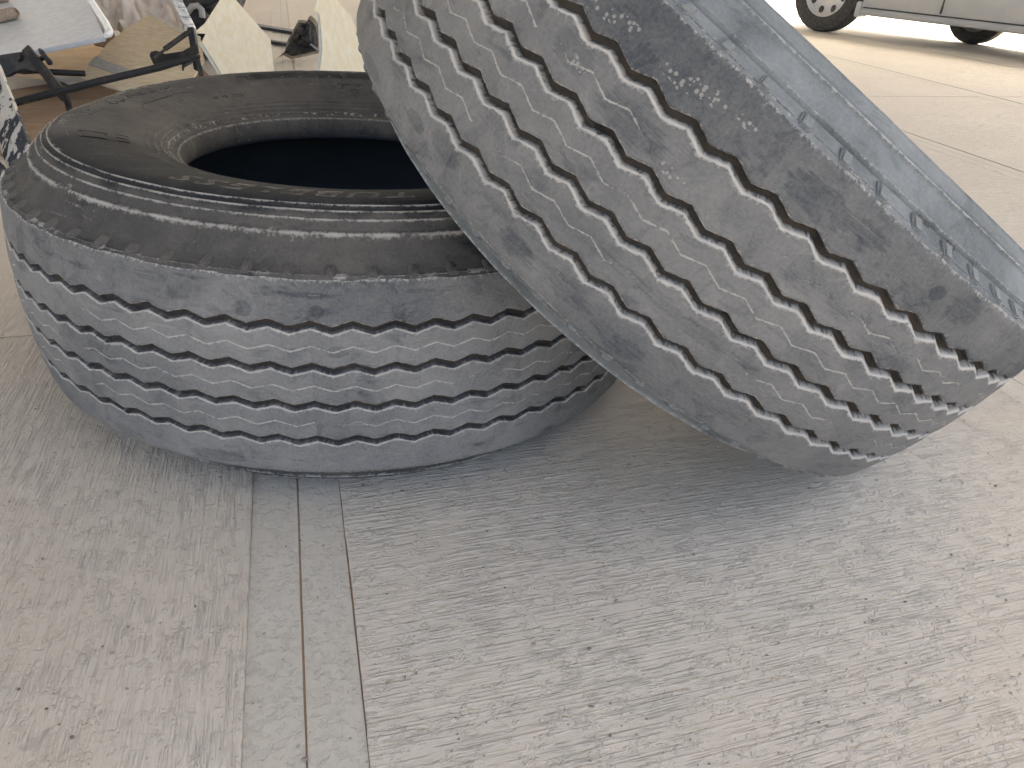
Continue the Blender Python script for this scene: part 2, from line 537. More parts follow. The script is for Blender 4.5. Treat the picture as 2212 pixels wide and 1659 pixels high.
# ------------------------------------------------------------------ tyres
R0, CRN = 0.53, 0.0141
G_OUT, G_IN = 0.0791, 0.0261
WT, WB, DEPTH = 0.0052, 0.0030, 0.0105
ZIG = 0.0057
def crown(z): return R0 - CRN * (z / .15) ** 2
PROF = np.array([(.1345, .5165), (.1385, .5125), (.1404, .5066), (.147, .4965), (.160, .4845), (.1743, .4723), (.188, .4615),
                 (.1975, .45), (.2025, .435), (.2025, .41), (.197, .375), (.187, .335), (.177, .309), (.170, .296),
                 (.1635, .286), (.159, .2785), (.150, .2735), (.138, .2725), (.128, .276)])
def catmull(P, n):
    P = np.asarray(P, float)
    Q = np.vstack([2 * P[0] - P[1], P, 2 * P[-1] - P[-2]])
    out = []
    for i in range(len(P) - 1):
        t = np.linspace(0, 1, n, endpoint=False)[:, None]
        a, b, c, d = Q[i], Q[i + 1], Q[i + 2], Q[i + 3]
        out.append(.5 * (2 * b + (c - a) * t + (2 * a - 5 * b + 4 * c - d) * t ** 2 + (3 * b - a - 3 * c + d) * t ** 3))
    out.append(P[-1:])
    return np.vstack(out)

class Tyre:
    def __init__(s, center, axis, n_per, peak_deg, seam_deg, kb, seed, updust):
        s.c = np.array(center, float)
        a = np.array(axis, float); a /= np.linalg.norm(a)
        x = np.array([1.0, 0, 0]); x -= a * np.dot(x, a); x /= np.linalg.norm(x)
        s.B = np.stack([x, np.cross(a, x), a], 1)            # columns: local axes in world
        s.n, s.peak, s.seam, s.kb, s.seed, s.up = n_per, RAD(peak_deg), RAD(seam_deg), kb, seed, updust
        s.prof = PROF.copy()
        m = s.prof[:, 0] > .1404
        s.prof[m, 0] = .1404 + (s.prof[m, 0] - .1404) * kb
        s.deform = []
        s.amp = .0038 if updust > 0 else .0038
    def world(s, P): return s.c + P @ s.B.T
    def local(s, W): return (W - s.c) @ s.B
    def apply(s, P):
        W = s.world(P)
        for f in s.deform: W = f(s, P, W)
        return s.local(W)
    def zig(s, th):
        p = 2 * np.pi / s.n
        x = ((th - s.peak) / p) % 1.0
        tri = 1 - 4 * np.minimum(x, 1 - x)                   # +1 at peak, -1 half a period later
        return s.amp * np.clip(tri * 1.04, -1, 1)
    def surf_z(s, r):
        i = int(s.prof[:, 1].argmin())
        return np.interp(r, s.prof[:i + 1, 1][::-1], s.prof[:i + 1, 0][::-1])
    def contains(s, W, pad=0.0):
        L = s.local(W); r = np.hypot(L[..., 0], L[..., 1]); z = np.abs(L[..., 2])
        zm = np.where(r > .5066, np.interp(r, [.5066, .5165, .53], [.1404, .1345, .0]), s.surf_z(r))
        return (r < .53 - .001) & (r > .262) & (z < zm + pad)
    def blot(s, th, z, spots):
        """rubbed dark marks: (deg, z, length along, width, strength)"""
        m = np.zeros(np.broadcast(th, z).shape)
        for d, zz, a, b, k in spots:
            dx = ((th - RAD(d) + np.pi) % (2 * np.pi) - np.pi) * .53
            q = (dx / a) ** 2 + ((z - zz) / b) ** 2
            q = q * (.6 + .8 * fnoise(dx * 90 + 3, z * 90 + d, s.seed + 2, 3))
            m = np.maximum(m, k * np.clip(1.35 - q, 0, 1))
        return m

    def rib(s, gl, gr_, root, mat, spots, sipe=True, sh=None):
        per = 2 * np.pi / s.n
        k = 16
        nrow = s.n * k
        th = s.peak + per * np.arange(nrow) / k
        th0 = th
        arc = th * .53
        zg = s.zig(th)
        sd = s.seed + int((gl if gl is not None else -9) * 1000)
        e1 = (fnoise(arc * 260, 1.1, sd, 3) - .5) * .0016
        e2 = (fnoise(arc * 260, 7.7, sd + 4, 3) - .5) * .0016
        dep = DEPTH
        cols = []          # (z array, drop array, wear, )
        def add(z, drop, wear): cols.append((z, drop + 0 * arc, wear + 0 * arc))
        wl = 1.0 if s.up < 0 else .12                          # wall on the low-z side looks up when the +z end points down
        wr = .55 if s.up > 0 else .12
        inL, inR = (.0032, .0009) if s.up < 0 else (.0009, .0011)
        if gl is not None:
            zl = gl + WT + zg + e1
            jl = np.abs(e1) * 1.2
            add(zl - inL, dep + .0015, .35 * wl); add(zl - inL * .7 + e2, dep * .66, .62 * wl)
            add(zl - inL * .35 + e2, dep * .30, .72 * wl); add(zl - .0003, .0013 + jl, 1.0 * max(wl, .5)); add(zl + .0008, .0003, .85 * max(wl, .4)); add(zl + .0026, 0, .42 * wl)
            a = zl + .0026
        else:
            es = (fnoise(arc * 40, 2.2, sd + 5, 4) - .5) * .0022
            add(-.1392 + 0 * es, .0095 + crown(.1392) - .5125 - .0095, .25); add(-.1372 - es * .5, .0052, .55); add(-.1345 - es, .0018, .5); add(-.1318 - es, .0004, .15); add(-.128 + 0 * arc, 0, 0)
            a = -.128 + 0 * arc
        if gr_ is not None:
            zr = gr_ - WT + zg + e2
            b = zr - .0026
        else:
            b = .128 + 0 * arc
        if sipe:
            zc = (gl + gr_) / 2 + zg + (fnoise(arc * 60, 4.4, sd + 6, 2) - .5) * .0008
            msk = np.clip((fnoise(arc * 9, 3.1, sd + 8, 3) - .26) * 6, 0, 1)
            for q in np.linspace(0, 1, 5)[1:]: add(a + (zc - .0022 - a) * q, 0, 0)
            add(zc - .0009, .0, .5 * msk); add(zc - .0003, .0009 * msk, .8 * msk); add(zc + .0003, .0009 * msk, .8 * msk); add(zc + .0009, .0, .5 * msk)
            for q in np.linspace(0, 1, 5)[:-1]: add(zc + .0022 + (b - zc - .0022) * q, 0, 0)
        else:
            for q in np.linspace(0, 1, 14)[1:-1]: add(a + (b - a) * q, 0, 0)
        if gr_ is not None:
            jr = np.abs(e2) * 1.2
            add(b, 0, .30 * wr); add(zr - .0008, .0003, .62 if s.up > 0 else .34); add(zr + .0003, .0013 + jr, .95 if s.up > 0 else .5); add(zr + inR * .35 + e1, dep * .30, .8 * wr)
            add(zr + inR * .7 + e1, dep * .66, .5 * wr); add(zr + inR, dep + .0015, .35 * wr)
        else:
            es = (fnoise(arc * 40, 9.2, sd + 15, 4) - .5) * .0022
            add(b, 0, 0); add(.1318 + es, .0004, .15); add(.1345 + es, .0018, .5); add(.1372 + es * .5, .0052, .55); add(.1392 + 0 * es, crown(.1392) - .5125, .25)
        Z = np.stack([c[0] for c in cols], 1); D = np.stack([c[1] for c in cols], 1); Wr = np.stack([c[2] for c in cols], 1)
        T = np.repeat(th[:, None], Z.shape[1], 1)
        rr = crown(Z) - D + (fnoise(T * .53 * 22, Z * 22, sd + 1, 3) - .5) * .0016 * (D < .001)
        rr += (fnoise(T * .53 * 110, Z * 110, sd + 3, 3) - .5) * .0007
        # wear scallops: little bites out of the surface
        bite = np.clip(fnoise(T * .53 * 42, Z * 42, sd + 21, 3) - .72, 0, 1) * 9
        rr -= .0009 * np.clip(bite, 0, 1) * (D < .001)
        P = np.stack([rr * np.cos(T), rr * np.sin(T), Z], -1)
        P = s.apply(P)
        dust = np.full(Z.shape, .70) + (fnoise(T * .53 * 5, Z * 9, s.seed + 44, 3) - .5) * .7
        dust -= (.26 * (Z > .078) if s.up > 0 else .34 * (Z < -.074)) * np.clip((np.abs(Z) - .074) / .01, 0, 1)
        dust = np.where(D > .003, .35, dust)
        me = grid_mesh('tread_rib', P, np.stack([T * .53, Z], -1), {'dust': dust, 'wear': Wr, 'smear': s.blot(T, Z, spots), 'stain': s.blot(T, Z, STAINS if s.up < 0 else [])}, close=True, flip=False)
        me.set_sharp_from_angle(angle=RAD(55))
        return link('tread_rib', me, mat, root)

    def lathe(s, name, prof, root, mat, n=720, dustf=None, wearf=None, ridges=(), flip=False, sgn=1, rough=0.0):
        th = s.seam + 2 * np.pi * np.arange(n) / n
        p = prof.copy()
        if ridges:
            ii = np.arange(len(p), dtype=float); extra = []
            for rad, hgt, wid, we, zmin in ridges:
                for q in (-2.2, -1.4, -.8, -.4, 0, .4, .8, 1.4, 2.2):
                    tgt = rad + q * wid
                    for k_ in range(len(p) - 1):
                        a_, b_ = p[k_, 1], p[k_ + 1, 1]
                        if a_ >= tgt > b_ and p[k_, 0] > zmin: extra.append(k_ + (a_ - tgt) / (a_ - b_))
            ii = np.unique(np.round(np.concatenate([ii, extra]), 3))
            p = np.stack([np.interp(ii, np.arange(len(p)), p[:, c_]) for c_ in (0, 1)], 1)
        d = np.gradient(p, axis=0); d /= np.linalg.norm(d, axis=1)[:, None]
        nrm = np.stack([-d[:, 1], d[:, 0]], 1)                 # outward normal of (z, r) walking from tread to bead
        arcl = np.concatenate([[0], np.cumsum(np.linalg.norm(np.diff(p, axis=0), axis=1))])
        w = np.zeros(len(p))
        for rad, hgt, wid, we, zmin in ridges:
            g = np.exp(-((p[:, 1] - rad) / wid) ** 2) * (p[:, 0] > zmin)
            p += nrm * (g * hgt)[:, None]; w = np.maximum(w, g * we)
        T = np.repeat(th[:, None], len(p), 1)
        z = np.repeat(p[None, :, 0], n, 0); r = np.repeat(p[None, :, 1], n, 0)
        if rough:
            h = (fnoise(T * .45 * 30, np.repeat(arcl[None], n, 0) * 30, s.seed + 70, 4) - .5) * rough
            z = z + nrm[None, :, 0] * h; r = r + nrm[None, :, 1] * h
        P = np.stack([r * np.cos(T), r * np.sin(T), sgn * z], -1)
        P = s.apply(P)
        A = np.repeat(arcl[None], n, 0)
        Wn = np.repeat(w[None], n, 0)
        if wearf is not None: Wn = np.maximum(Wn * wearf[0](T, r), wearf[1](T, r))
        dust = dustf(T, r) if dustf is not None else np.full(T.shape, .5)
        me = grid_mesh(name, P, np.stack([T * .45, A + sgn * .4], -1), {'dust': dust, 'wear': Wn, 'smear': np.zeros(T.shape)}, close=True, flip=(sgn < 0) != flip)
        return link(name, me, mat, root)

    def on_side(s, th, r, h=0.0, sgn=1):
        """point, outward normal and tangents on a sidewall"""
        e = .002
        def q(th, r): 
            P = np.array([[r * math.cos(th), r * math.sin(th), sgn * float(s.surf_z(r))]])
            return s.apply(P)[0]
        p = q(th, r); tt = q(th + e / r, r) - p; tr = q(th, r + e) - p
        n = np.cross(tr, tt) * (-1 if sgn > 0 else 1)
        n /= np.linalg.norm(n)
        return p + n * h, n, tt / np.linalg.norm(tt), tr / np.linalg.norm(tr)

def make_lug():
    bm = bmesh.new()
    # a wedge block moulded on the shoulder: x along the tread, y radial, z proud
    a, b, h = .0062, .0105, .0046
    lo = [(-a * 1.25, -b, -.002), (a * 1.25, -b, -.002), (a * 1.25, b, -.002), (-a * 1.25, b, -.002)]
    hi = [(-a, -b * .8, h * .55), (a, -b * .8, h * .55), (a * .95, b * .9, h), (-a * .95, b * .9, h)]
    V = [bm.verts.new(v) for v in lo + hi]
    bm.faces.new(V[0:4][::-1]); bm.faces.new(V[4:8])
    for i in range(4): bm.faces.new((V[i], V[(i + 1) % 4], V[4 + (i + 1) % 4], V[4 + i]))
    bmesh.ops.bevel(bm, geom=list(bm.edges), offset=.0016, segments=2, affect='EDGES')
    return bm_mesh('shoulder_lug', bm, True, 60)

def text_mesh(txt, size, shear=0.0, extrude=.0012, outline=0.0, bevel=.0):
    cu = bpy.data.curves.new('lettering', 'FONT')
    cu.body = txt; cu.size = size; cu.shear = shear; cu.extrude = extrude; cu.resolution_u = 2
    cu.space_character = 1.12
    cu.offset = size * .012
    if bevel: cu.bevel_depth = bevel; cu.bevel_resolution = 0
    o = bpy.data.objects.new('lettering_tmp', cu)
    COL.objects.link(o)
    dg = bpy.context.evaluated_depsgraph_get()
    me = bpy.data.meshes.new_from_object(o.evaluated_get(dg))
    bpy.data.objects.remove(o)
    bpy.data.curves.remove(cu)
    return me

def side_text(tyre, root, name, txt, size, th0_deg, r0, mat, shear=.25, height=.0016, sgn=1, direc=-1, stretch=1.0):
    """letters one by one, tops outwards"""
    x = 0.0
    for ch in txt:
        if ch == ' ':
            x += size * .45; continue
        me = text_mesh(ch, size, shear, height)
        n = len(me.vertices)
        if n == 0: continue
        co = np.empty(n * 3); me.vertices.foreach_get('co', co); co = co.reshape(-1, 3)
        adv = (co[:, 0].max() - max(0, co[:, 0].min())) * stretch + size * .13
        co[:, 0] *= stretch
        # subdivide is not needed: letters are small against the radius
        out = np.empty_like(co)
        for i in range(n):
            r = r0 + co[i, 1]
            th = RAD(th0_deg) + direc * (x + co[i, 0]) / (r0 + size * .35)
            p, nn, _, _ = tyre.on_side(th, r, max(co[i, 2], -.001), sgn)
            out[i] = p
        me.vertices.foreach_set('co', out.reshape(-1)); me.update()
        me.materials.clear()
        me.materials.append(mat); me.materials.append(M['letter_edge'])
        zz = co[:, 2]
        for f in me.polygons:
            hz = [zz[v] for v in f.vertices]
            if max(hz) - min(hz) > height * .5: f.material_index = 1
        link(name, me, None, root)
        x += adv

def side_plate(tyre, root, name, th0, th1, r0, r1, mat, h=.0012, frame=None, skew=0.0):
    nth, nr = 8, 5
    P = np.zeros((nth, nr, 3))
    for i in range(nth):
        for j in range(nr):
            r = r0 + (r1 - r0) * j / (nr - 1)
            th = RAD(th0 + (th1 - th0) * i / (nth - 1) + skew * j / (nr - 1))
            edge = i in (0, nth - 1) or j in (0, nr - 1)
            P[i, j] = tyre.on_side(th, r, -.0012 if edge else h)[0]
    me = grid_mesh(name, P, flip=True)
    me.set_sharp_from_angle(angle=RAD(30))
    o = link(name, me, mat, root)
    if frame is not None:
        c = [(th0, r0), (th1, r0), (th1, r1), (th0, r1), (th0, r0)]
        pts = []
        for (a, b), (c_, d_) in zip(c[:-1], c[1:]):
            for q in np.linspace(0, 1, 6)[:-1]:
                rr = b + (d_ - b) * q
                tt = a + (c_ - a) * q + skew * (rr - r0) / (r1 - r0)
                pts.append(tyre.on_side(RAD(tt), rr, .0012)[0])
        pts.append(pts[0])
        link('rim_line', tube_mesh('rim_line', pts, .0011, 5, False), frame, root)
    return o

def world_floor(t, P, W):
    W = W.copy(); W[..., 2] = np.maximum(W[..., 2], .0025)
    return W

A2 = np.array([-0.548723, 0.095326, -0.830552])
T2 = Tyre((.27030, 1.13443, .41126), A2, 69, 132.0, 285.0, .70, 31, -1)
T2.deform = [world_floor]
T1 = Tyre((-.2980, 1.2383, .1780), (.0246, .0359, 1.0), 68, 276.6, 35.0, 1.0, 5, 1)
def far_lift(t, P, W):
    r = np.hypot(P[..., 0], P[..., 1])
    s = np.clip((W[..., 1] - t.c[1]) / .45, 0, 1)
    w = np.clip((P[..., 2] - .13) / .05, 0, 1) * np.clip((r - .30) / .12, 0, 1)
    W = W.copy(); W[..., 2] += .028 * s * w
    return W
def sag_under(t, P, W):                                    # the sidewall gives way under the tyre that leans on it
    W = W.copy()
    for _ in range(70):
        m = T2.contains(W, .002)
        if not m.any(): break
        W[..., 2] -= .002 * m
    return W
T1.deform = [far_lift, sag_under, world_floor]

LUG = make_lug()
def build_tyre(t, name, label, mt, ms, mg, spots, top_dust, ridges, lug_sides, second):
    root = empty(name, (0, 0, 0))
    root.matrix_world = Matrix.Translation(Vector(t.c)) @ Matrix([list(map(float, r)) for r in t.B]).to_4x4()
    tag(root, label, 'tyre', 'worn truck tyres on the concrete')
    g = [-G_OUT, -G_IN, G_IN, G_OUT]
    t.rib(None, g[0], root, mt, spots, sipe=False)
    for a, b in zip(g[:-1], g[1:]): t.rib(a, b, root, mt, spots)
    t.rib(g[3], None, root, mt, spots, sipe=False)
    # groove floor
    zz = np.linspace(-.125, .125, 60)
    t.lathe('tread_base', np.stack([zz, crown(zz) - DEPTH + .0003], 1), root, mg, 480, lambda T, r: .45 + 0 * T, flip=True, rough=.0016)
    full = catmull(t.prof, 4)
    i0 = int(np.argmin(np.abs(full[:, 1] - .2865) + (full[:, 0] < .15)))
    side, bead = full[:i0 + 1], full[i0:]
    for sg in (1, -1):
        o = t.lathe('sidewall', side, root, ms, 800, top_dust[0], top_dust[1], ridges, sgn=sg, rough=.0012)
        t.lathe('bead', bead, root, ms, 720, lambda T, r: .75 + .6 * (fnoise(T * 9, r * 60, 6) - .5), (lambda T, r: 1 + 0 * T, lambda T, r: np.clip(fnoise(T * 40, r * 200, 77) * 3 - 1.9, 0, 1) * (r > .268) * .6), [(.2795, .0012, .0022, .6, .15)], sgn=sg, rough=.0016)
    ln = [(.128, .276), (.122, .281), (.122, .290), (.132, .310), (.152, .345), (.168, .39), (.170, .43), (.155, .47), (.125, .494), (.06, .508), (.0, .511)]
    ln = np.array(ln); m = ln[:, 0] > .1404; ln[m, 0] = .1404 + (ln[m, 0] - .1404) * t.kb
    lc = catmull(ln, 5)
    lc = np.vstack([lc, (lc * [-1, 1])[::-1][1:]])
    t.lathe('inner_liner', lc, root, M['liner'], 360, lambda T, r: .2 + 0 * T)
    p = 2 * np.pi / t.n
    for sg in lug_sides:
        for k in range(t.n):
            th = t.peak + p * (k + (.5 if sg > 0 else 0.0))
            r = .5056
            P = np.array([[r * math.cos(th), r * math.sin(th), sg * .1408]])
            W = t.world(P)
            if second is not None and second.contains(t.world(t.apply(P)), .02).any(): continue
            q = t.apply(P)[0]
            er = np.array([math.cos(th), math.sin(th), 0]); ez = np.array([0, 0, sg * 1.0]); et = np.cross(er, ez)
            rad = er * .86 - ez * .5; nn = er * .5 + ez * .86
            x = np.cross(rad, nn)
            o = bpy.data.objects.new('shoulder_lug', LUG2 if ms is M['side2'] else LUG)
            COL.objects.link(o)
            o.parent = root
            j = 1 + .25 * (random.random() - .5)
            Mx = Matrix(((x[0], rad[0], nn[0], q[0]), (x[1], rad[1], nn[1], q[1]), (x[2], rad[2], nn[2], q[2]), (0, 0, 0, 1)))
            o.matrix_local = Mx @ Matrix.Diagonal((j, 1 + .2 * (random.random() - .5), 1, 1))
    return root
def lug_mat(name, a, b):
    t = NT(name)
    n = t.noise(t.coord('Object'), 320, 4, .65)
    return t.fin(t.mix(t.ramp(n, .35, .7), a, b), .8, t.bump(n, .0005), .35)
LUG.materials.append(lug_mat('lug_rubber', (.10, .096, .09), (.165, .156, .144)))
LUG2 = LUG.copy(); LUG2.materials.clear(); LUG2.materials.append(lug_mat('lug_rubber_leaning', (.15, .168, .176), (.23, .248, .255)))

def sm(x, a, b):
    t = np.clip((x - a) / (b - a), 0, 1); return t * t * (3 - 2 * t)
# dirt on the sidewall of the lying tyre: brown dust except on the rubbed front panel and the brand panel
def dust1(T, r):
    d = np.degrees(T) % 360
    nz = (fnoise(T * 12, r * 50, 3, 3) - .5)
    dd = d + nz * 5
    front = sm(dd, 208, 217) * (1 - sm(dd, 318, 335)) * sm(r + nz * .01, .300, .304) * (1 - sm(r + nz * .01, .452, .462))
    brand = sm(d, 84, 86) * (1 - sm(d, 131, 133)) * sm(r, .394, .397)
    left = sm(d, 150, 185) * (1 - sm(d, 225, 260)) * (1 - sm(r, .33, .36))
    base = .78 + .25 * left
    base = np.where(r > .462, .66, base)
    return base - .68 * front - .6 * brand + nz * .3
def wear1a(T, r):
    d = np.degrees(T) % 360
    return (.35 + .65 * sm(d, 150, 200) * (1 - sm(d, 300, 330))) * np.clip(.25 + 1.1 * fnoise(T * 22, r * 160, 8, 4), 0, 1)
def wear1b(T, r):
    d = np.degrees(T) % 360
    n1 = fnoise(T * 20, r * 120, 12, 4)
    scuff = np.exp(-((d - 163) / 13) ** 2) * np.exp(-((r - .447) / .018) ** 2) * np.clip(n1 * 2.4 - .8, 0, 1)
    sc2 = np.exp(-((d - 197) / 9) ** 2) * np.exp(-((r - .43) / .012) ** 2) * np.clip(n1 * 2 - .8, 0, 1)
    edge = np.exp(-((r - .512) / .004) ** 2) * np.clip(fnoise(T * 30, 3.3, 15, 3) * 3 - 1.35, 0, 1)
    beadfleck = np.exp(-((r - .291) / .005) ** 2) * np.clip(fnoise(T * 60, r * 300, 19, 3) * 4 - 2.1, 0, 1)
    fl = np.clip(fnoise(T * 9, r * 160, 29, 3) * 5 - 3.35, 0, 1) * .5
    return np.clip(np.maximum.reduce([scuff, sc2, edge, beadfleck, fl]), 0, 1)
def dust2(T, r): return .55 + (fnoise(T * 10, r * 30, 33, 4) - .5) * .8
def wear2a(T, r): return .5 + .5 * fnoise(T * 14, r * 30, 38, 3)
def wear2b(T, r):
    edge = np.exp(-((r - .511) / .006) ** 2) * np.clip(fnoise(T * 110, r * 25, 15, 3) * 3 - 1.5, 0, 1) * .6
    bl = np.exp(-((r - .38) / .05) ** 2) * np.clip(fnoise(T * 16, r * 40, 55, 3) * 3 - 1.5, 0, 1) * .35
    return np.clip(np.maximum(edge, bl), 0, 1)

spots1 = [(268.5, .098, .012, .012, .9), (271.5, .103, .014, .006, .5), (275.5, .094, .012, .010, .45), (277.6, .099, .010, .008, .95), (276.8, .092, .014, .005, .6),
          (283.5, .104, .010, .008, .35), (256, .120, .03, .010, .45), (262, .095, .02, .012, .4), (248, .07, .05, .007, .5), (288, .095, .02, .009, .4),
          (279.8, .050, .015, .010, .8), (270, .047, .02, .008, .55), (262, -.118, .05, .012, .8), (268, -.108, .03, .010, .5), (246, -.12, .035, .014, .6),
          (300, -.112, .012, .005, .85), (307, -.095, .014, .004, .7), (272, -.05, .012, .008, .4), (255, .004, .02, .01, .35), (290, .01, .012, .007, .5),
          (312, .02, .01, .006, .7), (236, .11, .03, .02, .6), (229, .10, .02, .03, .8), (282, -.045, .03, .01, .25), (275, .118, .06, .006, .6), (292, .122, .05, .006, .55), (262, .128, .03, .004, .7)]
spots2 = [(126.5, .035, .010, .009, .95), (128, .018, .012, .008, .5), (139, .108, .02, .010, .8), (146, .085, .03, .02, .6), (133, .10, .03, .018, .75),
          (119, .112, .03, .018, .7), (112, .108, .05, .018, .6), (104, .115, .05, .014, .5), (118, -.05, .05, .02, .7), (127, -.058, .03, .02, .75), (121, -.045, .02, .012, .6),
          (100, -.105, .045, .016, .95), (94, -.112, .03, .013, .7), (83, -.112, .011, .010, .95), (78, -.115, .03, .02, .7), (110, .05, .03, .012, .5), (104, .05, .05, .012, .55),
          (98, .05, .05, .012, .6), (92, .048, .04, .012, .55), (99, 0, .03, .012, .55), (93, 0, .03, .012, .5), (88, .0, .04, .016, .5), (96, -.045, .03, .012, .55), (90, -.05, .03, .014, .6),
          (84, -.05, .03, .016, .55), (86, .10, .05, .02, .5), (92, .11, .05, .012, .5), (80, .06, .05, .02, .4), (152, .125, .04, .01, .8), (160, .12, .03, .012, .5), (136, .05, .02, .012, .4), (132, -.115, .05, .012, .4)]

STAINS = [(127.5, -.098, .022, .006, 1.0), (124.5, -.104, .02, .005, .9), (117.5, -.100, .022, .006, 1.0), (114.5, -.108, .022, .007, 1.0), (110, -.112, .014, .004, .9), (134, -.104, .02, .006, .7), (112, -.043, .02, .006, .8), (126, -.052, .015, .006, .8)]
tyre1 = build_tyre(T1, 'truck_tyre', 'worn grey truck tyre lying flat on the concrete under the leaning one', M['tread1'], M['side1'], M['groove'], spots1,
                   (dust1, (wear1a, wear1b)),
                   [(.4735, .0034, .0024, 1.0, .17), (.4625, .0020, .0013, 1.0, .17), (.4545, .0020, .0013, 1.0, .17), (.4465, .0020, .0013, 1.0, .17),
                    (.322, .0014, .0022, .25, .15), (.312, .0020, .0024, .45, .15), (.302, .0024, .0022, .55, .15), (.293, .0020, .0018, .7, .15)],
                   (1,), T2)
tyre2 = build_tyre(T2, 'truck_tyre', 'worn grey truck tyre leaning tilted on top of the flat one', M['tread2'], M['side2'], M['groove'], spots2,
                   (dust2, (wear2a, wear2b)),
                   [(.4925, -.0030, .0011, .0, .12), (.4895, .0012, .0010, .5, .12), (.4655, .0030, .0013, .8, .12), (.4615, -.0016, .0010, .0, .12), (.440, .0016, .0012, .4, .12), (.30, .002, .0026, .4, .12)],
                   (1, -1), None)

# moulded writing on the sidewall of the lying tyre
side_text(T1, tyre1, 'raised_letter', '385/65R22.5', .040, 195.0, .402, M['plate'], .22, .0042, stretch=1.05)
side_text(T1, tyre1, 'raised_letter', 'ITIN', .056, 125.0, .402, M['letter'], .30, .0038, stretch=1.12)
side_text(T1, tyre1, 'raised_letter', 'T2', .030, 109.0, .357, M['plate'], .25, .0012, stretch=1.5)
side_text(T1, tyre1, 'raised_letter', 'TUBELESS', .046, 293.5, .392, M['letter'], .22, .0038, stretch=1.25)
side_plate(T1, tyre1, 'moulded_plate', 137.5, 129.5, .418, .443, M['plate'], .0012, M['letter'])
side_plate(T1, tyre1, 'moulded_plate', 137.0, 134.0, .398, .411, M['plate'], .0010)
side_plate(T1, tyre1, 'moulded_plate', 133.4, 130.0, .398, .411, M['plate'], .0010)
side_plate(T1, tyre1, 'moulded_plate', 215.0, 209.5, .372, .408, M['plate'], .0012, M['letter'])
side_plate(T1, tyre1, 'moulded_plate', 211.6, 208.4, .345, .362, M['plate'], .0010, M['letter'])
side_plate(T1, tyre1, 'moulded_plate', 215.2, 212.2, .345, .362, M['plate'], .0010, M['letter'])
side_plate(T1, tyre1, 'moulded_plate', 151.0, 149.5, .345, .352, M['plate'], .0010)
side_plate(T1, tyre1, 'moulded_plate', 147.8, 146.2, .345, .352, M['plate'], .0010)
side_plate(T1, tyre1, 'moulded_plate', 144.0, 140.5, .345, .352, M['plate'], .0010)
_pts = [T1.on_side(RAD(d), r, .0004)[0] for d, r in [(176, .345), (177, .352), (177, .37), (174, .378), (160, .383), (154, .381), (152, .372), (151, .352)]]
link('rim_line', tube_mesh('rim_line', _pts, .0009, 5, False), M['plate'], tyre1)
# tiny moulded marks beside the shoulder of the leaning tyre
for _d, _s in ((89.6, 'NEER'), (84.6, 'ZAT'), (79.2, 'M1')):
    side_text(T2, tyre2, 'raised_letter', _s, .0062, _d, .4925, M['letter2'], .0, .0005, sgn=-1, direc=-1)

# ------------------------------------------------------------------ materials: clutter and car
def simple(name, a, b, scale=20, rough=.7, bump=.0006, spec=.35, metal=0.0, stretch=(1, 1, 1), rot=(0, 0, 0), lo=.35, hi=.68):
    t = NT(name)
    v = t.mapping(t.coord('Object'), scale=stretch, rot=rot)
    n = t.noise(v, scale, 5, .62)
    return t.fin(t.mix(t.ramp(n, lo, hi), a, b), rough, t.bump(n, bump), spec, metal)
M['white_panel'] = simple('painted_white_sheet', (.50, .53, .56), (.60, .63, .66), 30, .45, .0003)
M['white_edge'] = simple('white_rolled_edge', (.74, .78, .80), (.85, .87, .88), 30, .4, .0002)
M['black_steel'] = simple('dusty_black_steel', (.012, .014, .017), (.075, .068, .058), 16, .55, .0004, .4, 0, (1, 1, 1), lo=.45, hi=.8)
M['ply'] = simple('weathered_tan_plywood', (.56, .46, .32), (.74, .65, .50), 22, .85, .0008, .2, 0, (1, 9, 9), (0, .3, .9))
M['card'] = simple('brown_cardboard', (.58, .42, .26), (.66, .50, .33), 9, .9, .0004, .15)
M['card_floor'] = simple('dark_brown_cardboard', (.24, .16, .10), (.32, .225, .15), 7, .9, .0004, .15)
M['tape'] = simple('grey_glue_strip', (.36, .37, .37), (.46, .46, .45), 60, .8, .0005)
M['cream'] = simple('cream_foam_panel', (.88, .77, .55), (.93, .86, .68), 7, .8, .0002, .25, 0, (9, 9, .5), (0, .5, 0))
M['cream_edge'] = simple('pale_panel_core', (.60, .61, .58), (.72, .72, .69), 50, .8, .001)
M['plastic'] = simple('dusty_plastic_sheet', (.62, .55, .49), (.78, .73, .68), 12, .55, .001, .4)
M['timber'] = simple('broken_timber', (.26, .18, .125), (.52, .44, .36), 30, .9, .002, .2, 0, (1.5, 14, 14))
M['shard'] = simple('charred_black_plastic', (.012, .013, .015), (.085, .078, .068), 24, .6, .004, .4)
M['shard_rim'] = simple('tan_torn_edge', (.30, .24, .17), (.42, .35, .26), 40, .9, .001)
M['grey_sheet'] = simple('grey_sheet', (.26, .255, .25), (.36, .35, .34), 10, .7)
def peeling(name):
    t = NT(name)
    oc = t.coord('Object')
    n = t.noise(t.mapping(oc, scale=(3.4, 1.5, .8), rot=(0, .62, 0)), 15.0, 5, .6, .3)
    m = t.noise(oc, 90.0, 4, .6)
    f = t.ramp(n, .505, .53)
    c = t.mix(f, t.mix(m, (.48, .46, .41), (.60, .58, .53)), t.mix(m, (.02, .024, .032), (.075, .08, .09)))
    return t.fin(c, .7, t.bump(t.math('SUBTRACT', 1.0, f), .0012), .35)
M['peel'] = peeling('peeling_white_paint')
M['pole'] = simple('scuffed_white_pole', (.16, .19, .23), (.70, .71, .70), 18, .5, .0006, .4, 0, (1, 1, 4), lo=.40, hi=.56)
M['car'] = simple('silver_car_paint', (.42, .44, .46), (.46, .475, .49), 5, .35, .0001, .5, .2)
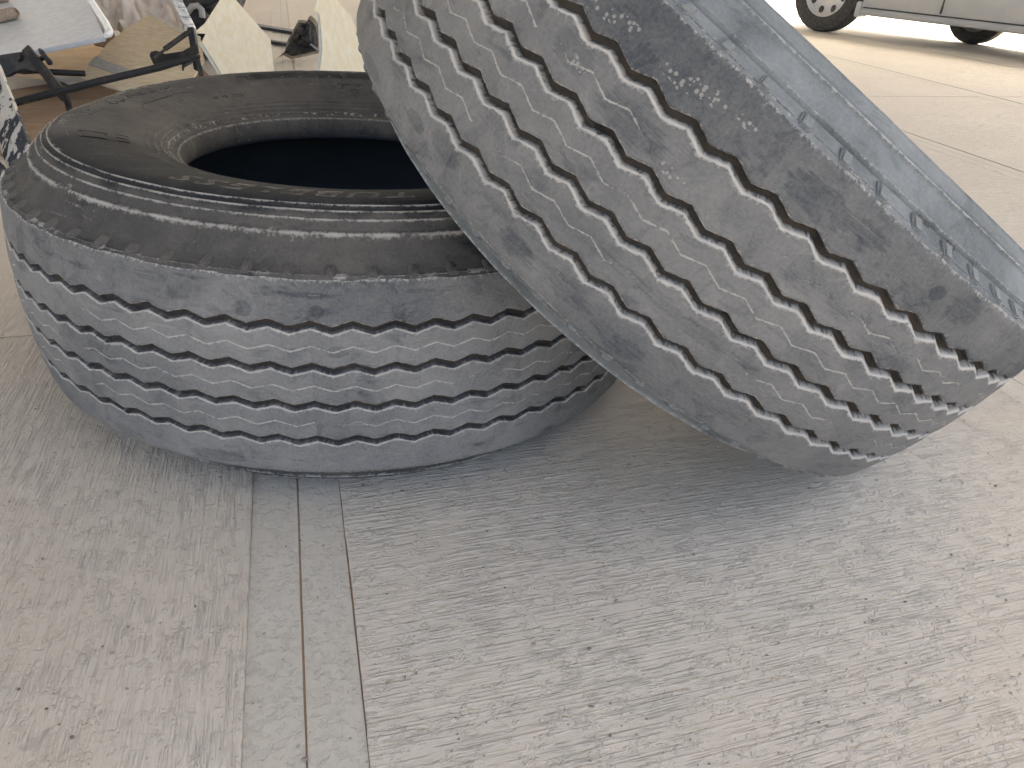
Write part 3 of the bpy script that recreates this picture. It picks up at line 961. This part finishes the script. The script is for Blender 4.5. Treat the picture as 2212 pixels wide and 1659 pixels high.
M['car_dark'] = simple('dark_trim_and_crease_shade', (.05, .052, .055), (.08, .08, .08), 20, .6)
M['car_tyre'] = simple('car_tyre_rubber', (.045, .045, .046), (.09, .088, .085), 40, .85, .0015)
M['rim'] = simple('silver_alloy', (.52, .53, .54), (.60, .60, .60), 12, .4, .0001, .5, .5)

def plane3(*p):
    a, b, c = [np.array(q, float) for q in p]
    n = np.cross(b - a, c - a); n /= np.linalg.norm(n)
    if np.dot(n, CAM - a) < 0: n = -n
    return a, n
def poly_on(pl, pix): return [on_plane(x, y, *pl) for x, y in pix]

# white sheet with a rolled edge, top left
pl = plane3(at(0, 143, 2.60), at(281, 84, 2.75), at(222, 0, 3.30))
wp = empty('painted_panel', tuple(on_plane(140, 115, *pl)))
child('sheet', prism_mesh('sheet', poly_on(pl, [(-70, 158), (262, 91), (206, -30), (-120, -30)]), pl[1], .016, .003), M['white_panel'], wp)
_e = [on_plane(265, 90, *pl), on_plane(272, 85, *pl), on_plane(274, 78, *pl), on_plane(266, 62, *pl), on_plane(240, 22, *pl), on_plane(208, -30, *pl)]
child('rolled_edge', tube_mesh('rolled_edge', [q + pl[1] * .001 for q in _e], [.008, .0125, .013, .013, .013, .013], 14), M['white_edge'], wp)
tag(wp, 'pale painted sheet panel with a white rolled edge, top left corner', 'panel')

# broken timber lying on the sheet
def timber(pixa, pixb, wpx, label):
    a = on_plane(*pixa, *pl) + pl[1] * .022; b = on_plane(*pixb, *pl) + pl[1] * .022
    t = (b - a) / np.linalg.norm(b - a)
    side = np.cross(pl[1], t)
    nr, nc = 26, 14
    P = np.zeros((nr, nc + 1, 3))
    L = np.linalg.norm(b - a)
    for i in range(nr):
        for j in range(nc + 1):
            an = 2 * np.pi * j / nc
            sq = max(abs(math.cos(an)), abs(math.sin(an)))
            w, h = wpx * math.cos(an) / sq ** .7, .019 * math.sin(an) / sq ** .7
            end = (i / (nr - 1))
            jag = (_n := float(vnoise(j * 1.7, wpx * 90, 4))) * .03 * (end > .8) * (end - .8) * 5
            shrink = 1 - .35 * max(0, end - .88) / .12 - (.9 if i in (0, nr - 1) else 0)
            rr = 1 + .12 * (float(vnoise(j * 1.3 + 9, i * .25, 8)) - .5)
            P[i, j] = a + t * (L * end - jag) + side * w * shrink * rr + pl[1] * h * shrink * rr
    me = grid_mesh('broken_timber', P)
    o = rooted('broken_timber', me, M['timber'])
    tag(o, label, 'timber', 'broken wood on the white sheet')
timber((-60, 70), (60, 44), .034, 'thicker splintered timber end on the white sheet, frayed brown tip')
timber((-60, 20), (34, 4), .022, 'thin split timber slat on the white sheet at the very corner')

# peeling boards at the left edge
def board(a, b, w, th, name, label):
    me = box_between(name, a, b, (1, .1, .2), w, th, .002)
    o = rooted(name, me, M['peel'])
    return tag(o, label, 'board', 'peeling boards at the left edge')
board(gr(80, 470, .0), at(-50, 130, 2.28), .078, .022, 'peeling_board', 'wide board with peeling white paint leaning behind the flat tyre')
board(gr(12, 470, .0), at(-105, 200, 2.12), .040, .020, 'peeling_board', 'narrow peeling board at the extreme left edge beside the wide one')

# black steel frame (scrap seat frame)
fr = empty('seat_frame', tuple(gr(300, 240, 0)))
child('rail', tube_mesh('rail', [at(20, 262, 2.33), at(70, 248, 2.35), at(250, 203, 2.45), at(400, 168, 2.55), at(440, 157, 2.58), at(470, 147, 2.6), at(500, 141, 2.62)],
                        [.0115, .0115, .0115, .0115, .010, .007, .006], 14), M['black_steel'], fr)
child('rail', tube_mesh('rail', [at(20, 172, 2.62), at(60, 178, 2.66), at(90, 176, 2.68), at(125, 180, 2.7), at(212, 184, 2.78)], .0105, 12), M['black_steel'], fr)
up = child('upright', box_between('upright', at(66, 122, 2.56), at(163, 245, 2.42), (1, 0, .25), .030, .016), M['black_steel'], fr)
child('slot_wire', tube_mesh('slot_wire', [at(98, 150, 2.50), at(112, 172, 2.47), at(154, 226, 2.41)], .0030, 8), M['black_steel'], fr)
kb = child('clamp_knob', tube_mesh('clamp_knob', [at(99, 124, 2.54), at(104, 130, 2.53), at(114, 143, 2.53), at(126, 158, 2.53), at(130, 160, 2.53)], [.005, .0085, .0075, .010, .004], 12), M['black_steel'], fr)
child('stem', tube_mesh('stem', [at(94, 152, 2.55), at(112, 142, 2.53)], .0075, 10), M['black_steel'], fr)
pb = plane3(at(0, 143, 2.58), at(76, 130, 2.57), at(30, 185, 2.55))
bp = child('side_bracket', prism_mesh('side_bracket', poly_on(pb, [(-20, 140), (78, 125), (100, 168), (88, 178), (60, 172), (40, 178), (20, 190), (-20, 196)]), pb[1], .012, .0015), M['black_steel'], fr)
bm = bmesh.new(); bmesh.ops.create_cone(bm, cap_ends=True, segments=14, radius1=.014, radius2=.011, depth=.012)
me = bm_mesh('bolt_head', bm, True); me.transform(Matrix.Translation(Vector(on_plane(50, 145, *pb) + pb[1] * .004)) @ Vector(pb[1]).to_track_quat('Z', 'Y').to_matrix().to_4x4())
child('bolt_head', me, M['black_steel'], bp)
pa = plane3(at(372, 135, 2.66), at(480, 110, 2.72), at(388, 165, 2.63))
ap = child('arm_plate', prism_mesh('arm_plate', poly_on(pa, [(373, 138), (376, 129), (388, 125), (400, 128), (412, 134), (456, 127), (480, 113), (492, 108), (497, 128), (487, 150), (455, 158), (420, 160), (386, 166)]), pa[1], .010, .002), M['black_steel'], fr)
st = child('gas_strut', tube_mesh('gas_strut', [at(415, 121, 2.64), at(413, 122, 2.64), at(466, 84, 2.74), at(474, 79, 2.75)], [.004, .0085, .0085, .007], 14), M['black_steel'], fr)
child('rod', tube_mesh('rod', [at(384, 146, 2.58), at(416, 121, 2.64)], .0042, 10), M['black_steel'], st)
child('hinge_post', box_between('hinge_post', at(478, 70, 2.76), at(495, 175, 2.70), (1, 0, 0), .022, .02), M['black_steel'], fr)
child('hook', tube_mesh('hook', [at(482, 152, 2.62), at(468, 160, 2.60), at(458, 166, 2.58), at(457, 176, 2.57)], [.005, .006, .005, .003], 8), M['black_steel'], fr)
child('leg', tube_mesh('leg', [at(488, 140, 2.66), at(500, 172, 2.64), gr(512, 230, 0.0)], .009, 10), M['black_steel'], fr)
child('leg', tube_mesh('leg', [at(150, 218, 2.42), at(165, 240, 2.42), gr(190, 330, 0.0)], .011, 10), M['black_steel'], fr)
tag(fr, 'black steel seat frame with a long rail and gas strut behind the flat tyre', 'seat frame')

# white scuffed pole standing up from the frame
sp = rooted('steel_pole', tube_mesh('steel_pole', [at(425, -40, 2.98), at(452, 20, 2.88), at(478, 72, 2.80), at(484, 84, 2.78)], [.0165, .0165, .0165, .013], 18), M['pole'])
tag(sp, 'scuffed white and dark pole standing up between the plywood and the cream panel', 'pole')

# plywood with a rounded corner, glued strip across it
pp = plane3(at(200, 190, 2.98), at(242, 206, 2.95), at(375, 32, 3.50))
py = empty('plywood_panel', tuple(on_plane(300, 150, *pp)))
child('board', prism_mesh('board', poly_on(pp, [(200, 190), (206, 178), (240, 142), (270, 106), (300, 82), (330, 60), (375, 32), (425, 62), (500, 92), (510, 150), (470, 215), (330, 235), (245, 207), (222, 200)]), pp[1], .010, .0015), M['ply'], py)
child('glue_strip', prism_mesh('glue_strip', [q + pp[1] * .0022 for q in poly_on(pp, [(220, 162), (240, 141), (262, 152), (300, 165), (342, 180), (330, 196), (296, 187), (262, 176)])], pp[1], .0018), M['tape'], py)
child('pale_edge', tube_mesh('pale_edge', [q + pp[1] * .0006 for q in poly_on(pp, [(375, 32), (425, 62), (500, 94)])], .004, 6), M['cream_edge'], py)
tag(py, 'tan plywood board with rounded edge and a grey glue strip', 'plywood')

# cardboard
pc = plane3(gr(60, 210, .05), gr(205, 215, .05), gr(270, 88, .09))
o = rooted('cardboard_sheet', prism_mesh('cardboard_sheet', poly_on(pc, [(40, 190), (110, 196), (206, 196), (300, 150), (272, 108), (232, 98), (60, 110)]), pc[1], .006, .001), M['card'])
tag(o, 'light brown cardboard sheet under the white panel', 'cardboard')
o = rooted('cardboard_sheet', prism_mesh('cardboard_sheet', [gr(-120, 420, .012), gr(300, 300, .012), gr(560, 225, .012), gr(500, 165, .012), gr(150, 205, .012), gr(-140, 250, .012)][::-1], (0, 0, 1), .008, .001), M['card_floor'])
tag(o, 'dark brown cardboard flat on the floor behind the flat tyre', 'cardboard')
o = rooted('cardboard_sheet', prism_mesh('cardboard_sheet', [at(225, 92, 3.45), at(285, 82, 3.5), at(300, 125, 3.3), at(235, 110, 3.32)], plane3(at(225, 92, 3.45), at(285, 82, 3.5), at(300, 125, 3.3))[1], .006), M['card_floor'])
tag(o, 'dark cardboard flap just under the corner of the white panel', 'cardboard')
pt = plane3(gr(140, 195, .06), gr(210, 190, .06), gr(190, 225, .05))
o = rooted('grey_offcut', prism_mesh('grey_offcut', poly_on(pt, [(136, 190), (215, 192), (212, 216), (188, 217)]), pt[1], .008, .001), M['grey_sheet'])
tag(o, 'grey three-cornered sheet offcut below the rear black rail', 'offcut')

# crumpled plastic sheet
def crumple():
    n, m = 70, 60
    a, b, c, d_ = at(240, -40, 3.9), at(480, -40, 4.0), at(470, 110, 3.6), at(240, 110, 3.6)
    P = np.zeros((n, m, 3))
    nrm = plane3(a, b, c)[1]
    for i in range(n):
        for j in range(m):
            s, t = i / (n - 1), j / (m - 1)
            p = (a * (1 - s) + b * s) * (1 - t) + (d_ * (1 - s) + c * s) * t
            f1 = abs(float(vnoise(s * 5 + t * 2, t * 2.2 - s, 41)) - .5) * .16
            f2 = abs(float(vnoise(s * 11 - t * 3, t * 4 + s * 2, 43)) - .5) * .07
            f3 = math.exp(-((s - .42 - .16 * (.5 - t)) / .03) ** 2) * .07
            P[i, j] = p + nrm * (f1 + f2 + f3)
    return grid_mesh('plastic_sheet', P)
o = rooted('plastic_sheet', crumple(), M['plastic'])
sol = o.modifiers.new('thickness', 'SOLIDIFY'); sol.thickness = .003
tag(o, 'crumpled dusty beige plastic sheet between the white panel and the pole', 'plastic sheet')

# dark machine parts behind the pole
mp = empty('machine_part', tuple(gr(515, 120, 0)))
bm = bmesh.new(); bmesh.ops.create_icosphere(bm, subdivisions=4, radius=.15)
for v in bm.verts:
    k = .75 + .5 * float(fnoise(v.co.x * 12 + 3, v.co.y * 12 + v.co.z * 9, 61, 3)); v.co *= k; v.co.z *= .8
me = bm_mesh('housing', bm, True, 60); me.transform(Matrix.Translation(Vector(at(520, -5, 3.6))))
child('housing', me, M['shard'], mp)
child('hose', tube_mesh('hose', [at(470, 30, 3.35), at(480, 16, 3.36), at(494, 14, 3.36), at(504, 24, 3.36), at(506, 44, 3.36)], .013, 12), M['grey_sheet'], mp)
child('hose', tube_mesh('hose', [at(486, -10, 3.4), at(500, 4, 3.38), at(520, 8, 3.38), at(536, -4, 3.4)], .016, 12), M['black_steel'], mp)
bm = bmesh.new(); bmesh.ops.create_cone(bm, cap_ends=True, segments=20, radius1=.05, radius2=.038, depth=.09)
bmesh.ops.bevel(bm, geom=list(bm.edges), offset=.004, segments=1, affect='EDGES')
me = bm_mesh('flange', bm, True); me.transform(Matrix.Translation(Vector(at(505, 55, 3.4))) @ Matrix.Rotation(.9, 4, 'X'))
child('flange', me, M['black_steel'], mp)
child('stand', box_between('stand', at(515, 60, 3.45), tuple(gr(515, 130, 0)), (1, 0, 0), .12, .08, .006), M['black_steel'], mp)
tag(mp, 'dark greasy machine part with hoses behind the white pole', 'machine part')

# cream panels
pa_ = plane3(gr(505, 275, 0), gr(705, 268, 0), at(590, 0, 3.25))
cp = empty('cream_panel', tuple(gr(600, 272, 0)))
child('sheet', prism_mesh('sheet', poly_on(pa_, [(483, 83), (512, 58), (530, 30), (552, -4), (562, -30), (578, -30), (592, 2), (634, 50), (676, 98), (684, 167), (694, 268), (600, 272), (545, 170), (504, 104), (514, 84)]), pa_[1], .004, .001), M['cream'], cp)
child('core', prism_mesh('core', [q - pa_[1] * .006 for q in poly_on(pa_, [(496, 106), (503, 100), (545, 168), (604, 273), (592, 273), (536, 170)])], pa_[1], .010), M['cream_edge'], cp)
child('core', prism_mesh('core', [q - pa_[1] * .0055 for q in poly_on(pa_, [(506, 103), (515, 86), (555, 6), (588, 6), (630, 52), (672, 99), (680, 167), (690, 267), (606, 271), (547, 170)])], pa_[1], .009), M['cream_edge'], cp)
tag(cp, 'bright cream panel with a broken notch on its left corner', 'panel', 'cream panels behind the flat tyre')
pb_ = plane3(gr(795, 275, 0), gr(950, 268, 0), at(800, 0, 3.25))
cp = empty('cream_panel', tuple(gr(870, 272, 0)))
child('sheet', prism_mesh('sheet', poly_on(pb_, [(797, -6), (806, -30), (812, -30), (850, 8), (878, 40), (915, 130), (955, 265), (795, 272), (800, 170), (806, 128), (803, 72), (798, 34), (785, 26), (787, 18)]), pb_[1], .006, .001), M['cream'], cp)
child('core', prism_mesh('core', [q - pb_[1] * .0075 for q in poly_on(pb_, [(796, 36), (802, 4), (845, 12), (872, 44), (908, 130), (945, 262), (790, 268), (794, 170), (800, 128), (798, 72)])], pb_[1], .010), M['cream_edge'], cp)
tag(cp, 'bright cream panel right beside the leaning tyre', 'panel', 'cream panels behind the flat tyre')

# torn black plastic shard standing on the floor
def shard():
    base = gr(735, 150, 0)
    pl_ = plane3(base, base + np.array([1, .25, 0]), base + np.array([0, .12, 1]))
    pts = poly_on(pl_, [(692, 147), (704, 137), (712, 128), (716, 110), (720, 98), (730, 80), (740, 62), (746, 50), (757, 50), (768, 52), (772, 42), (778, 38), (790, 50), (797, 62), (803, 90), (804, 112), (800, 132), (765, 141), (728, 148), (718, 143), (708, 138)])
    c = sum(pts) / len(pts)
    root = empty('plastic_shard', tuple(base))
    child('torn_rim', prism_mesh('torn_rim', pts, pl_[1], .012, .001), M['shard_rim'], root)
    n, m = 44, 44
    inner = np.array([c + (q - c) * .86 for q in pts])
    bm = bmesh.new()
    rings = []
    for k in range(9):
        f = 1 - k / 9.0
        ring_ = []
        for i, q in enumerate(inner):
            p = c + (q - c) * f
            h = .012 + .05 * (1 - f) * float(vnoise(i * .7, k * .9, 71)) + .03 * (float(vnoise(i * 1.9, k * 1.7, 73)) - .3) * (k > 0)
            ring_.append(bm.verts.new(tuple(p + pl_[1] * (h if k else -.004))))
        rings.append(ring_)
    N = len(inner)
    for a, b in zip(rings[:-1], rings[1:]):
        for i in range(N): bm.faces.new((a[i], a[(i + 1) % N], b[(i + 1) % N], b[i]))
    bm.faces.new(rings[-1])
    child('moulding', bm_mesh('moulding', bm, True, 30), M['shard'], root)
    bm = bmesh.new(); bmesh.ops.create_cone(bm, cap_ends=True, segments=16, radius1=.035, radius2=.026, depth=.05)
    me = bm_mesh('socket', bm, True); me.transform(Matrix.Translation(Vector(on_plane(730, 122, *pl_) + pl_[1] * .02)) @ Vector(pl_[1]).to_track_quat('Z', 'Y').to_matrix().to_4x4())
    child('socket', me, M['shard'], root)
    child('clip', tube_mesh('clip', [on_plane(776, 110, *pl_) + pl_[1] * .03, on_plane(796, 126, *pl_) + pl_[1] * .02], .007, 8), M['grey_sheet'], root)
    tag(root, 'torn black plastic piece with tan ragged edge between the cream panels', 'plastic piece')
shard()

# dark flat bars on the floor behind
for a, b, w_, lab in (((625, 62), (770, 86), .085, 'dark steel channel on the floor, the farther of the two bars'), ((655, 101), (760, 117), .050, 'thin dark flat bar on the floor, the nearer of the two bars')):
    o = rooted('flat_bar', box_between('flat_bar', gr(*a, .012), gr(*b, .012), (0, 1, 0), w_, .018, .002), M['black_steel'])
    tag(o, lab, 'bar', 'dark bars on the floor')

# ------------------------------------------------------------------ car seen from its sill down
def car():
    P0 = gr(2064, 83, 0)
    ang = RAD(-50)
    root = empty('parked_car', tuple(P0))
    root.rotation_euler = (0, 0, ang)
    def part(name, me, mat, par=None):
        return link(name, me, mat, par or root)
    def extr(prof, x0, x1, name, bev=.004, nseg=2):
        bm = bmesh.new()
        A = [bm.verts.new((x0, y, z)) for y, z in prof]; B = [bm.verts.new((x1, y, z)) for y, z in prof]
        n = len(prof)
        bm.faces.new(A); bm.faces.new(B[::-1])
        for i in range(n): bm.faces.new((A[i], A[(i + 1) % n], B[(i + 1) % n], B[i]))
        bmesh.ops.recalc_face_normals(bm, faces=bm.faces)
        if bev: bmesh.ops.bevel(bm, geom=list(bm.edges), offset=bev, segments=nseg, affect='EDGES')
        return bm_mesh(name, bm, True, 35)
    # y = 0 is the near side plane, + goes away from the viewer
    part('sill', extr([(.02, .188), (.0, .198), (-.006, .222), (.004, .246), (.05, .25), (.05, .19)], .28, 1.72, 'sill'), M['car'])
    part('crease_shade', extr([(.012, .246), (.012, .262), (.06, .262), (.06, .246)], .24, 1.80, 'crease_shade', 0), M['car_dark'])  # dark strip stands in for the shadow line above the sill
    part('body', extr([(-.008, .258), (-.028, .34), (-.034, .46), (-.02, .58), (.04, .60), (.99, .60), (1.06, .50), (1.05, .30), (1.0, .258)], .30, 1.78, 'body', .006), M['car'])
    part('front_wing', extr([(-.008, .42), (-.03, .50), (-.02, .58), (.04, .60), (.99, .60), (1.06, .50), (1.05, .42)], -.75, .30, 'front_wing', .006), M['car'])
    part('rear_wing', extr([(-.008, .42), (-.03, .50), (-.02, .58), (.04, .60), (.99, .60), (1.06, .50), (1.05, .42)], 1.78, 2.9, 'rear_wing', .006), M['car'])
    part('cabin', extr([(.06, .60), (.16, .92), (.26, .95), (.78, .95), (.88, .92), (.98, .60)], .1, 2.2, 'cabin', .02), M['car'])
    part('door_seam', extr([(-.036, .27), (-.036, .57), (-.02, .57), (-.02, .27)], 1.02, 1.03, 'door_seam', 0), M['car_dark'])
    part('mud_flap', extr([(-.012, .17), (-.012, .30), (.13, .30), (.13, .17)], .235, .30, 'mud_flap', .01), M['car'])
    part('tank', extr([(.2, .185), (.2, .27), (.5, .27), (.5, .185)], .34, .66, 'tank', .02), M['car'])
    part('underbody', extr([(.18, .23), (.18, .30), (.95, .30), (.95, .23)], .30, 1.80, 'underbody', .01), M['car_dark'])
    part('sill_end', extr([(-.012, .185), (-.012, .29), (.10, .29), (.10, .185)], 1.72, 1.79, 'sill_end', .012), M['car'])
    def wheel(x, y, r, w, face):
        # tyre: profile around the wheel axis (along y)
        prof = [(-w * .5, r * .62), (-w * .54, r * .75), (-w * .50, r * .92), (-w * .42, r * .985), (-w * .2, r), (w * .2, r), (w * .42, r * .985), (w * .5, r * .92), (w * .54, r * .75), (w * .5, r * .62)]
        n = 96
        Pm = np.zeros((n, 40, 3))
        pf = catmull(np.array(prof), 5)
        q = np.linspace(0, len(pf) - 1, 40)
        pf = np.stack([np.interp(q, np.arange(len(pf)), pf[:, k]) for k in (0, 1)], 1)
        for i in range(n):
            th = 2 * np.pi * i / n
            for j in range(40):
                yy, rr = pf[j]
                if rr > r * .975:
                    rr -= .008 * ((abs(yy) % (w * .22)) < w * .05) + .006 * ((i + int(yy / w * 8)) % 4 == 0)
                Pm[i, j] = (x + rr * math.sin(th), y + yy, r + rr * math.cos(th))
        o = part('wheel', grid_mesh('wheel', Pm, close=True), M['car_tyre'])
        ysg = -1 if face < 0 else 1
        rp = [(.50, .64), (.46, .66), (.44, .60), (.30, .55), (.22, .40), (.20, .16), (.26, .12), (.27, .0)]
        Pr = np.zeros((60, len(rp), 3))
        for i in range(60):
            th = 2 * np.pi * i / 60
            for j, (a, b) in enumerate(rp): Pr[i, j] = (x + r * b * math.sin(th), y + ysg * w * a, r + r * b * math.cos(th))
        link('rim', grid_mesh('rim', Pr, close=True, flip=ysg > 0), M['rim'], o)
        for k in range(8):
            th = 2 * np.pi * k / 8 + .25
            bm = bmesh.new(); bmesh.ops.create_cone(bm, cap_ends=True, segments=12, radius1=r * .075, radius2=r * .065, depth=.012)
            me = bm_mesh('vent_hole', bm, True)
            me.transform(Matrix.Translation((x + r * .47 * math.sin(th), y + ysg * w * .262, r + r * .47 * math.cos(th))) @ Matrix.Rotation(RAD(90), 4, 'X') @ Matrix.Diagonal((1, 1.4, 1, 1)))
            link('vent_hole', me, M['car_dark'], o)
    wheel(-.10, .10, .35, .185, -1)
    wheel(2.02, .09, .30, .165, -1)
    wheel(.98, .93, .27, .15, -1)
    wheel(2.02, .93, .30, .165, 1)
    tag(root, 'pale silver car parked in the glare, only wheels and sill visible', 'car')
car()

# ------------------------------------------------------------------ grit swept over the floor
def grit():
    rnd = random.Random(21)
    bm = bmesh.new()
    for k in range(420):
        px, py = rnd.uniform(-40, 2600), rnd.uniform(1000, 1930)
        p = gr(px, py, .0012)
        r = rnd.choice((.0007, .0009, .0011, .0014, .0019)) * rnd.uniform(.7, 1.2)
        g = bmesh.ops.create_icosphere(bm, subdivisions=1, radius=r)
        sx, sy, sz = rnd.uniform(.6, 1.6), rnd.uniform(.6, 1.4), rnd.uniform(.4, .8)
        for v in g['verts']:
            v.co.x *= sx * rnd.uniform(.75, 1.25); v.co.y *= sy * rnd.uniform(.75, 1.25); v.co.z *= sz
            v.co += Vector((float(p[0]), float(p[1]), float(p[2]) + r * .2))
    o = link('grit', bm_mesh('grit', bm, True, 60), simple('grit_stone', (.16, .14, .125), (.55, .51, .46), 14, .9, .0005))
    tag(o, 'fine grit and crumbs scattered over the concrete', 'grit', None, 'stuff')
grit()
